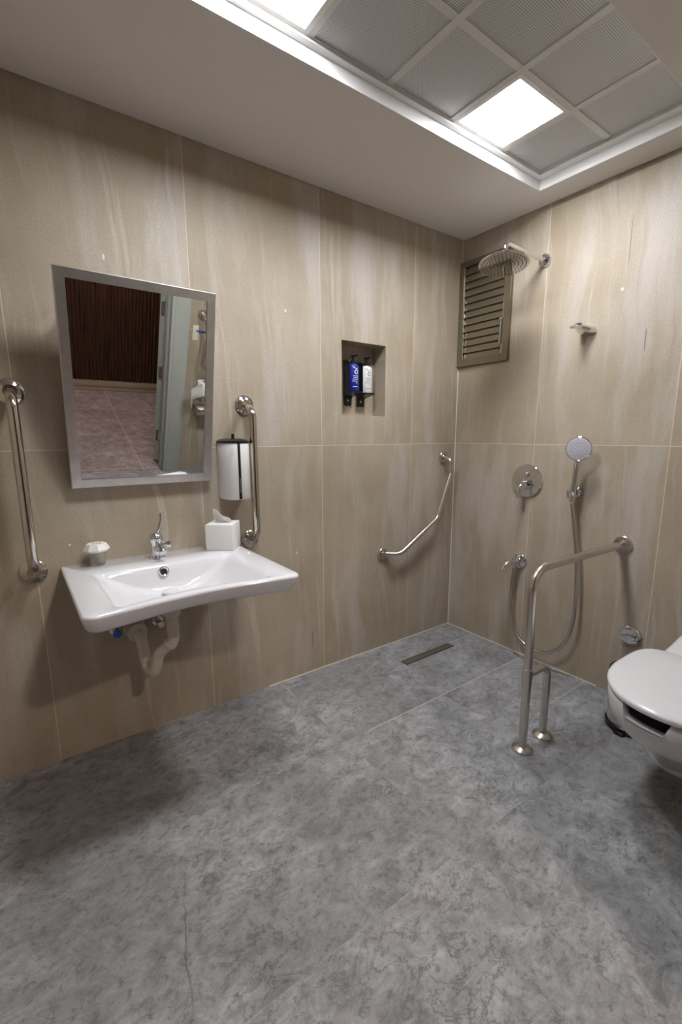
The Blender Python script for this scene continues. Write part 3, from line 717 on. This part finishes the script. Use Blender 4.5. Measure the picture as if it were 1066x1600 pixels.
for k in range(ns):
    zc = zb + (k+.5)*(zt-zb)/ns
    bm = B(); hh = .0215
    poly = [(-.0085, zc-hh), (-.0070, zc-hh-.001), (.0045, zc+hh), (.003, zc+hh+.001)]
    rows = [[bm.verts.new((xx, p[0], p[1])) for p in poly] for xx in (x0, x1)]
    for i in range(4): bm.faces.new((rows[0][i], rows[0][(i+1) % 4], rows[1][(i+1) % 4], rows[1][i]))
    bm.faces.new(rows[0]); bm.faces.new(rows[1][::-1]); obj('slat', bm, 'louvre', t, smooth=False)
for xx in (x0-.006, x1+.004):
    bm = B(); pts_ = []
    prof_ = [(xx-.003, zb)] + [(xx-.003, zb+(zt-zb)*i/(2*ns)) for i in range(1, 2*ns)] + [(xx-.003, zt)] + [(xx+.003+(.002 if i % 2 else 0), zb+(zt-zb)*i/(2*ns)) for i in range(2*ns, -1, -1)]
    bm_prism(bm, prof_, -.013, -.008, ax=1); obj('clip_rail', bm, 'chrome_soft', t, smooth=False)

bm = B(); bm_box(bm, x1-.012, x1+.012, -.024, -.010, 1.822, 1.836, bevel=.003); bm_tube(bm, [(x1-.002, -.018, 1.83), (x1-.006, -.020, 1.70)], .005, 10); obj('lever', bm, 'chrome_soft', t)

# ------------------------------------------------------------------ overhead shower
hx_, hyy, hz = .515, -.325, 1.975
t = thing('overhead_shower', 'round chrome rain shower head on a wall arm in the corner', 'shower head', (.515, 0, 2.05))
bm = B(); bm_lathe(bm, (.515, 0, 2.050), (0, -1, 0), [(.031, 0), (.032, .003), (.030, .012), (.024, .020), (.014, .025), (.012, .027)], n=36); obj('wall_flange', bm, 'chrome', t)
bm = B(); bm_tube(bm, fillet([(.515, -.01, 2.050), (hx_, hyy, 2.063), (hx_, hyy, 1.995)], .038, 12), .0115, 20); obj('arm', bm, 'chrome', t)
HN = Vector((-.59*.156, .81*.156, .988)).normalized(); HC = Vector((hx_, hyy, 2.0)) - HN*.036; HR = Matrix.Translation(HC) @ Vector((0, 0, 1)).rotation_difference(HN).to_matrix().to_4x4()
bm = B(); bm_lathe(bm, HC, HN, [(.103, 0), (.108, .001), (.110, .004), (.108, .008), (.093, .013), (.05, .020), (.024, .026), (.016, .034), (.016, .044), (.012, .046)], n=64); hd = obj('head', bm, 'chrome', t)
bm = B()
for ring, cnt in ((.014, 6), (.030, 12), (.046, 18), (.062, 24), (.078, 30), (.094, 36)):
    for k in range(cnt):
        a = 2*PI*k/cnt; bm_lathe(bm, HR @ Vector((ring*math.cos(a), ring*math.sin(a), .0005)), -HN, [(.0024, 0), (.0020, .0022)], n=6)
obj('nozzles', bm, 'greydot', hd)

# hook / small outlet bracket
t = thing('wall_bracket', 'small chrome shower holder arm alone high on the shower wall', 'holder', (.756, 0, 1.685))
bm = B()
poly = [(.724, 1.672), (.790, 1.672), (.792, 1.688), (.786, 1.700), (.728, 1.700), (.722, 1.688)]
secs = []
for d, wx, z0, z1, xc in ((0, .036, 1.668, 1.704, .756), (-.014, .036, 1.668, 1.704, .755), (-.040, .031, 1.676, 1.704, .751), (-.062, .018, 1.686, 1.704, .745), (-.085, .013, 1.688, 1.704, .742), (-.112, .011, 1.684, 1.699, .738), (-.116, .009, 1.686, 1.697, .738)):
    lp = []
    for i in range(24):
        a_ = 2*PI*i/24; cc, ss = math.cos(a_), math.sin(a_)
        lp.append((xc+wx*math.copysign(abs(cc)**.6, cc), d, (z0+z1)/2+(z1-z0)/2*math.copysign(abs(ss)**.6, ss)))
    secs.append(lp)
bm_loops(bm, secs); obj('arm', bm, 'chrome', t, angle=50)
bm = B(); bm_lathe(bm, (.745, -.070, 1.697), (0, 0, 1), [(.017, 0), (.018, .004), (.017, .014), (.013, .016), (.012, .004)], n=24, cap1=False); obj('socket', bm, 'chrome', t)

# shower mixer
t = thing('shower_mixer', 'round chrome shower mixer plate with lever handle', 'shower mixer', (.503, 0, .98))
bm = B(); bm_lathe(bm, (.503, 0, .979), (0, -1, 0), [(.085, 0), (.087, .002), (.087, .009), (.084, .012), (.040, .0135)], n=64); obj('plate', bm, 'chrome', t)
bm = B(); bm_lathe(bm, (.503, -.012, .960), (0, -1, 0), [(.026, 0), (.026, .025), (.024, .045), (.019, .052)], n=36); obj('body', bm, 'chrome', t)
bm = B(); bm_tube(bm, fillet([(.503, -.045, .962), (.502, -.066, .950), (.500, -.078, .893)], .018), lambda s: .014-.005*s, 18); obj('lever', bm, 'chrome', t)
bm = B(); bm_lathe(bm, (.503, -.012, 1.012), (0, -1, 0), [(.013, 0), (.013, .014), (.011, .017)], n=24); obj('diverter', bm, 'chrome', t)

# tub spout below + hose
t = thing('wall_spout', 'small chrome wall tap low on the shower wall', 'faucet', (.492, 0, .538))
bm = B(); bm_lathe(bm, (.492, 0, .538), (0, -1, 0), [(.040, 0), (.041, .003), (.039, .010), (.030, .017), (.021, .021), (.018, .024)], n=36); obj('wall_flange', bm, 'chrome', t)
bm = B(); bm_tube(bm, fillet([(.492, -.015, .538), (.490, -.115, .543), (.486, -.142, .503)], .025), .0155, 20); obj('spout', bm, 'chrome', t)
bm = B(); bm_tube(bm, [(.489, -.048, .532), (.489, -.048, .503)], .010, 14); obj('hose_outlet', bm, 'chrome', t)
bm = B(); bm_lathe(bm, (.491, -.060, .550), (0, 0, 1), [(.011, 0), (.011, .012), (.005, .014), (.005, .024)], n=16); obj('knob', bm, 'chrome', t)
t = thing('hand_shower', 'chrome hand shower with round pale spray plate on its wall bracket', 'hand shower', (.755, 0, .94))
bm = B()   # bracket
bm_lathe(bm, (.770, 0, .945), (0, -1, 0), [(.024, 0), (.024, .008), (.016, .012), (.014, .045)], n=28); bm_lathe(bm, (.778, -.065, .925), (.06, -.25, 1), [(.020, 0), (.021, .002), (.021, .034), (.019, .036)], n=28); obj('bracket', bm, 'chrome', t)
h0 = Vector((.783, -.063, .935)); h1 = Vector((.797, -.074, 1.095))
bm = B(); bm_tube(bm, catmull([h0-(h1-h0)*.20, h0, h0+(h1-h0)*.55, h1, Vector((.803, -.070, 1.125))]), lambda s: .0125+.003*s, 20)
hc = Vector((.806, -.088, 1.155)); hn = Vector((.25, -.95, -.10)).normalized()
bm_lathe(bm, hc-hn*.022, hn, [(.010, 0), (.030, .003), (.050, .012), (.0555, .022), (.0555, .027), (.052, .030)], n=48, cap1=False); obj('handle', bm, 'chrome', t)
bm = B(); bm_lathe(bm, hc+hn*.004, hn, [(.0525, 0), (.0520, .0035), (.048, .0045), (.01, .0050)], n=48); fp = obj('spray_plate', bm, 'greyface', t)
bm = B(); s_, t_ = frame_of(hn)
for cnt, r1 in ((8, .013),):
    for k in range(cnt):
        a_ = 2*PI*k/cnt; bm_lathe(bm, hc+hn*.0085+(s_*math.cos(a_)+t_*math.sin(a_))*r1, hn, [(.0017, 0), (.0014, .0014)], n=8)
for k in range(20):
    a_ = 2*PI*k/20; d_ = s_*math.cos(a_)+t_*math.sin(a_); p_ = s_*-math.sin(a_)+t_*math.cos(a_)
    for r1 in (.024, .0295, .035, .0405): bm_lathe(bm, hc+hn*.0078+d_*r1, hn, [(.0016, 0), (.0013, .0014)], n=6)
obj('nozzles', bm, 'greydot', fp)
hp = catmull([(.487, -.045, .507), (.484, -.050, .40), (.489, -.055, .274), (.521, -.058, .160), (.584, -.06, .104), (.66, -.06, .088), (.731, -.06, .107), (.800, -.06, .178), (.833, -.058, .283), (.839, -.055, .417), (.826, -.052, .608), (.800, -.052, .78), (.779, -.057, .895)], 12)
bm = B(); bm_tube(bm, hp, .0088, 14)
ho = obj('shower_hose', bm, 'hose', t)

# ------------------------------------------------------------------ floor-standing grab rail
t = thing('floor_grab_rail', 'satin steel grab rail from the wall down to two floor posts beside the toilet', 'grab rail', (1.0, -.70, 0))
RX = 1.002
bm = B(); bm_tube(bm, fillet([(RX, -.0, .727), (RX, -.720, .737), (RX, -.706, .30), (RX, -.705, .0)], .085, 16), .0165, 28); obj('tube', bm, 'steel', t)
bm = B(); bm_tube(bm, fillet([(RX, -.708, .318), (RX, -.562, .318), (RX, -.562, 0)], .060, 14), .0150, 24); obj('brace', bm, 'steel', t)
bm = B(); bm_lathe(bm, (RX, -.7085, .275), (0, 0, 1), [(.0175, 0), (.0195, .001), (.0195, .069), (.0175, .070)], n=28); obj('sleeve', bm, 'steel', t)
rose('wall_flange', t, (RX, 0, .727), (0, -1, 0), .040, 'steel', False)
for yy in (-.705, -.562): rose('floor_flange', t, (RX, yy, 0), (0, 0, 1), .040, 'steel', True)

# ------------------------------------------------------------------ linear drain
t = thing('floor_drain', 'long narrow steel floor drain in the shower corner', 'drain', (.222, -.415, 0))
bm = B(); bm_box(bm, .198, .245, -.604, -.224, -.01, .0015); obj('channel', bm, 'darkgap', t, smooth=False)
bm = B(); bm_box(bm, .202, .241, -.600, -.228, 0.0, .0030, bevel=.0006); obj('grate', bm, 'grille', t)

# ------------------------------------------------------------------ flush knob
t = thing('flush_valve', 'round chrome valve with a bar handle low on the wall left of the toilet', 'valve', (1.077, 0, .318))
bm = B(); bm_lathe(bm, (1.077, 0, .318), (0, -1, 0), [(.045, 0), (.046, .003), (.044, .016), (.038, .022), (.020, .024)], n=40); obj('cover', bm, 'chrome', t)
bm = B(); bm_box(bm, -.036, .036, -.036, -.022, -.011, .011, bevel=.004); bmesh.ops.transform(bm, matrix=Matrix.Translation((1.077, 0, .318)) @ Matrix.Rotation(math.radians(-28), 4, 'Y'), verts=bm.verts); obj('handle', bm, 'chrome', t)

# ------------------------------------------------------------------ toilet (hung on the back wall, facing the viewer)
TX = 1.458
t = thing('toilet', 'white wall-hung toilet with closed lid at the right edge', 'toilet', (TX, 0, .1))
def egg(yb, yf, hw, z, n=96, back=.55, dx=0):
    """outline: straight-ish sides, round front at yf, squarer back at yb"""
    pts = []; ym_ = yf + hw*1.15
    for i in range(n):
        a_ = 2*PI*i/n; c_, s_ = math.cos(a_), math.sin(a_)
        if s_ < 0: x = hw*math.copysign(abs(c_)**.92, c_); y_ = ym_ + (ym_-yf)*s_
        else: x = hw*math.copysign(abs(c_)**(back*.42), c_); y_ = ym_ + (yb-ym_)*abs(s_)**(back*.9)
        if s_ > 0: x *= 1-.09*s_**2
        pts.append((TX+dx+x, y_, z))
    return pts
bm = B()
rim = .412
E_ = lambda *a: egg(*a, n=240)
lp = [E_(0, -.50, .085, .105), E_(0, -.56, .105, .115), E_(0, -.61, .118, .15), E_(0, -.645, .126, .20), E_(0, -.665, .130, .222), E_(0, -.670, .150, .228),
      E_(0, -.722, .174, .262), E_(0, -.765, .191, .300), E_(0, -.795, .202, .345), E_(0, -.802, .205, .372), E_(0, -.806, .206, rim-.012), E_(0, -.803, .204, rim-.003), E_(0, -.796, .198, rim),
      E_(-.30, -.778, .182, rim), E_(-.30, -.774, .178, rim-.012), E_(-.33, -.735, .145, rim-.12), E_(-.38, -.64, .07, rim-.23)]
def dip(p):     # hand-hold cut out of the front rim
    x, y_, z = p
    q = max(0.0, min(1.0, (y_+.43)/.10)); q = q*q*(3-2*q); lim = .21-.065*q
    if z > .22: x = TX+max(-lim, min(lim, x-TX)); p = (x, y_, z)
    k = max(0.0, min(1.0, (.066-abs(x-(TX-.030)))/.014)); k = k*k*(3-2*k)
    return (x, y_, z+(min(z, .372)-z)*k) if y_ < -.66 else p
bm_loops(bm, [[dip(p) for p in l_] for l_ in lp])
bowl = obj('bowl', bm, 'ceramic', t, angle=50)
# raised ceramic deck behind the seat
bm = B()
def deck(y_, z0, z1, hw): return [(TX-hw, y_, z0), (TX-hw, y_, z1-.012), (TX-hw+.010, y_, z1-.002), (TX-hw+.02, y_, z1), (TX+hw-.02, y_, z1), (TX+hw-.010, y_, z1-.002), (TX+hw, y_, z1-.012), (TX+hw, y_, z0)]
bm_loops(bm, [deck(-.372, .36, .428, .146), deck(-.345, .36, .434, .148), deck(-.26, .36, .443, .148), deck(-.195, .36, .452, .148), deck(-.175, .36, .455, .148), deck(0, .36, .458, .148)]); obj('rear_deck', bm, 'ceramic', t, angle=40)
bm = B(); bm_loops(bm, [egg(-.35, -.790, .194, rim+.0005, back=.5), egg(-.35, -.790, .194, rim+.0060, back=.5), egg(-.35, -.690, .112, rim+.0060, back=.5), egg(-.35, -.690, .112, rim+.0005, back=.5)], False, False)
obj('seat', bm, 'seat', t, angle=50)
bm = B(); bm_loops(bm, [egg(-.352, -.799, .200, rim+.007, back=.5), egg(-.346, -.810, .207, rim+.010, back=.5), egg(-.344, -.813, .209, rim+.020, back=.5), egg(-.348, -.809, .206, rim+.027, back=.5), egg(-.360, -.796, .196, rim+.0305, back=.5), egg(-.45, -.70, .10, rim+.0315, back=.5)]); obj('lid', bm, 'seat', t, angle=50)
for s_ in (-1, 1):
    bm = B(); bm_lathe(bm, (TX+s_*.075-.018, -.352, rim+.018), (1, 0, 0), [(.012, 0), (.013, .002), (.013, .034), (.012, .036)], n=20); obj('hinge', bm, 'seat', t)

# pedal bin behind the toilet
bx_, by_ = 1.186, -.212
t = thing('pedal_bin', 'small round steel bin with black base and blue liner, mostly hidden behind the toilet', 'bin', (bx_, by_, 0))
bm = B(); bm_lathe(bm, (bx_, by_, 0), (0, 0, 1), [(.086, 0), (.090, .003), (.090, .026), (.086, .030)], n=48); obj('base', bm, 'blackp', t)
bm = B(); bm_lathe(bm, (bx_, by_, .030), (0, 0, 1), [(.084, 0), (.090, .200), (.089, .201)], n=48); obj('body', bm, 'steel', t)
bm = B(); bm_lathe(bm, (bx_, by_, .224), (0, 0, 1), [(.0925, 0), (.094, .006), (.0945, .024), (.0925, .026), (.0925, .001)], n=48, cap0=False, cap1=False); obj('liner', bm, 'bluebag', t)
bm = B(); bm_lathe(bm, (bx_, by_, .248), (0, 0, 1), [(.092, 0), (.093, .002), (.091, .008), (.060, .014), (.02, .016)], n=48); obj('lid', bm, 'blackp', t)
bm = B(); bm_box(bm, bx_-.020, bx_+.020, by_-.105, by_-.080, .008, .014, bevel=.002); obj('pedal', bm, 'blackp', t)

# ------------------------------------------------------------------ paper holder, roll, card on the door-side wall (mirror only)
ry, rz = -.928, .705
t = thing('paper_holder', 'steel toilet paper holder on the door-side wall, seen only in the mirror', 'paper holder', (W, -.90, .56))
bm = B(); bm_box(bm, W-.004, W, -.975, -.80, .53, .63, bevel=.001)
bm_box(bm, W-.105, W-.004, -.975, -.80, .545, .550, bevel=.001); bm_box(bm, W-.107, W-.103, -.975, -.80, .545, .570, bevel=.001); bm_box(bm, W-.107, W-.004, -.977, -.973, .545, .60, bevel=.001)
obj('tray', bm, 'steel', t)
bm = B(); bm_tube(bm, fillet([(W-.004, ry, .625), (W-.062, ry, .64), (W-.062, ry, .83)], .02), .006, 12); bm_lathe(bm, (W-.062, ry, rz-.008), (0, 0, 1), [(.03, 0), (.03, .006)], n=24); obj('spindle', bm, 'steel', t)
t = thing('toilet_roll', 'white toilet paper roll with a loose hanging sheet, seen only in the mirror', 'toilet roll', (W-.062, ry, rz))
bm = B(); bm_lathe(bm, (W-.062, ry, rz), (0, 0, 1), [(.020, 0), (.050, 0), (.052, .003), (.052, .097), (.050, .1), (.020, .1), (.020, 0)], n=48, cap0=False, cap1=False); obj('roll', bm, 'tissue', t, angle=40)
bm = B(); rows = []
for j in range(13):
    s_ = j/12; row = []
    for i in range(9):
        q = i/8
        # leaves the roll tangentially, then falls
        x = W-.112-.006*math.sin(s_*3); yy = ry-.03-.085*min(1, s_*1.8)+.02*max(0, s_-.55)*2; z = rz+.098-.10*q-.11*s_**1.5
        row.append(bm.verts.new((x+.006*math.sin(q*5+s_*3), yy, z)))
    rows.append(row)
for j in range(12):
    for i in range(8): bm.faces.new((rows[j][i], rows[j][i+1], rows[j+1][i+1], rows[j+1][i]))
bmesh.ops.solidify(bm, geom=bm.faces[:], thickness=.0012); obj('loose_sheet', bm, 'tissue', t, angle=80)
t = thing('wall_card_holder', 'small cream wall plate with a blue bar, seen only in the mirror', 'wall plate', (W, -.985, 1.13))
bm = B(); bm_box(bm, W-.006, W, -1.03, -.985, 1.09, 1.20, bevel=.002); obj('plate', bm, 'cream', t)
bm = B(); bm_tube(bm, [(W-.012, -1.005, 1.165), (W-.014, -.90, 1.168)], .0045, 10); obj('blue_bar', bm, 'bluebag', t)
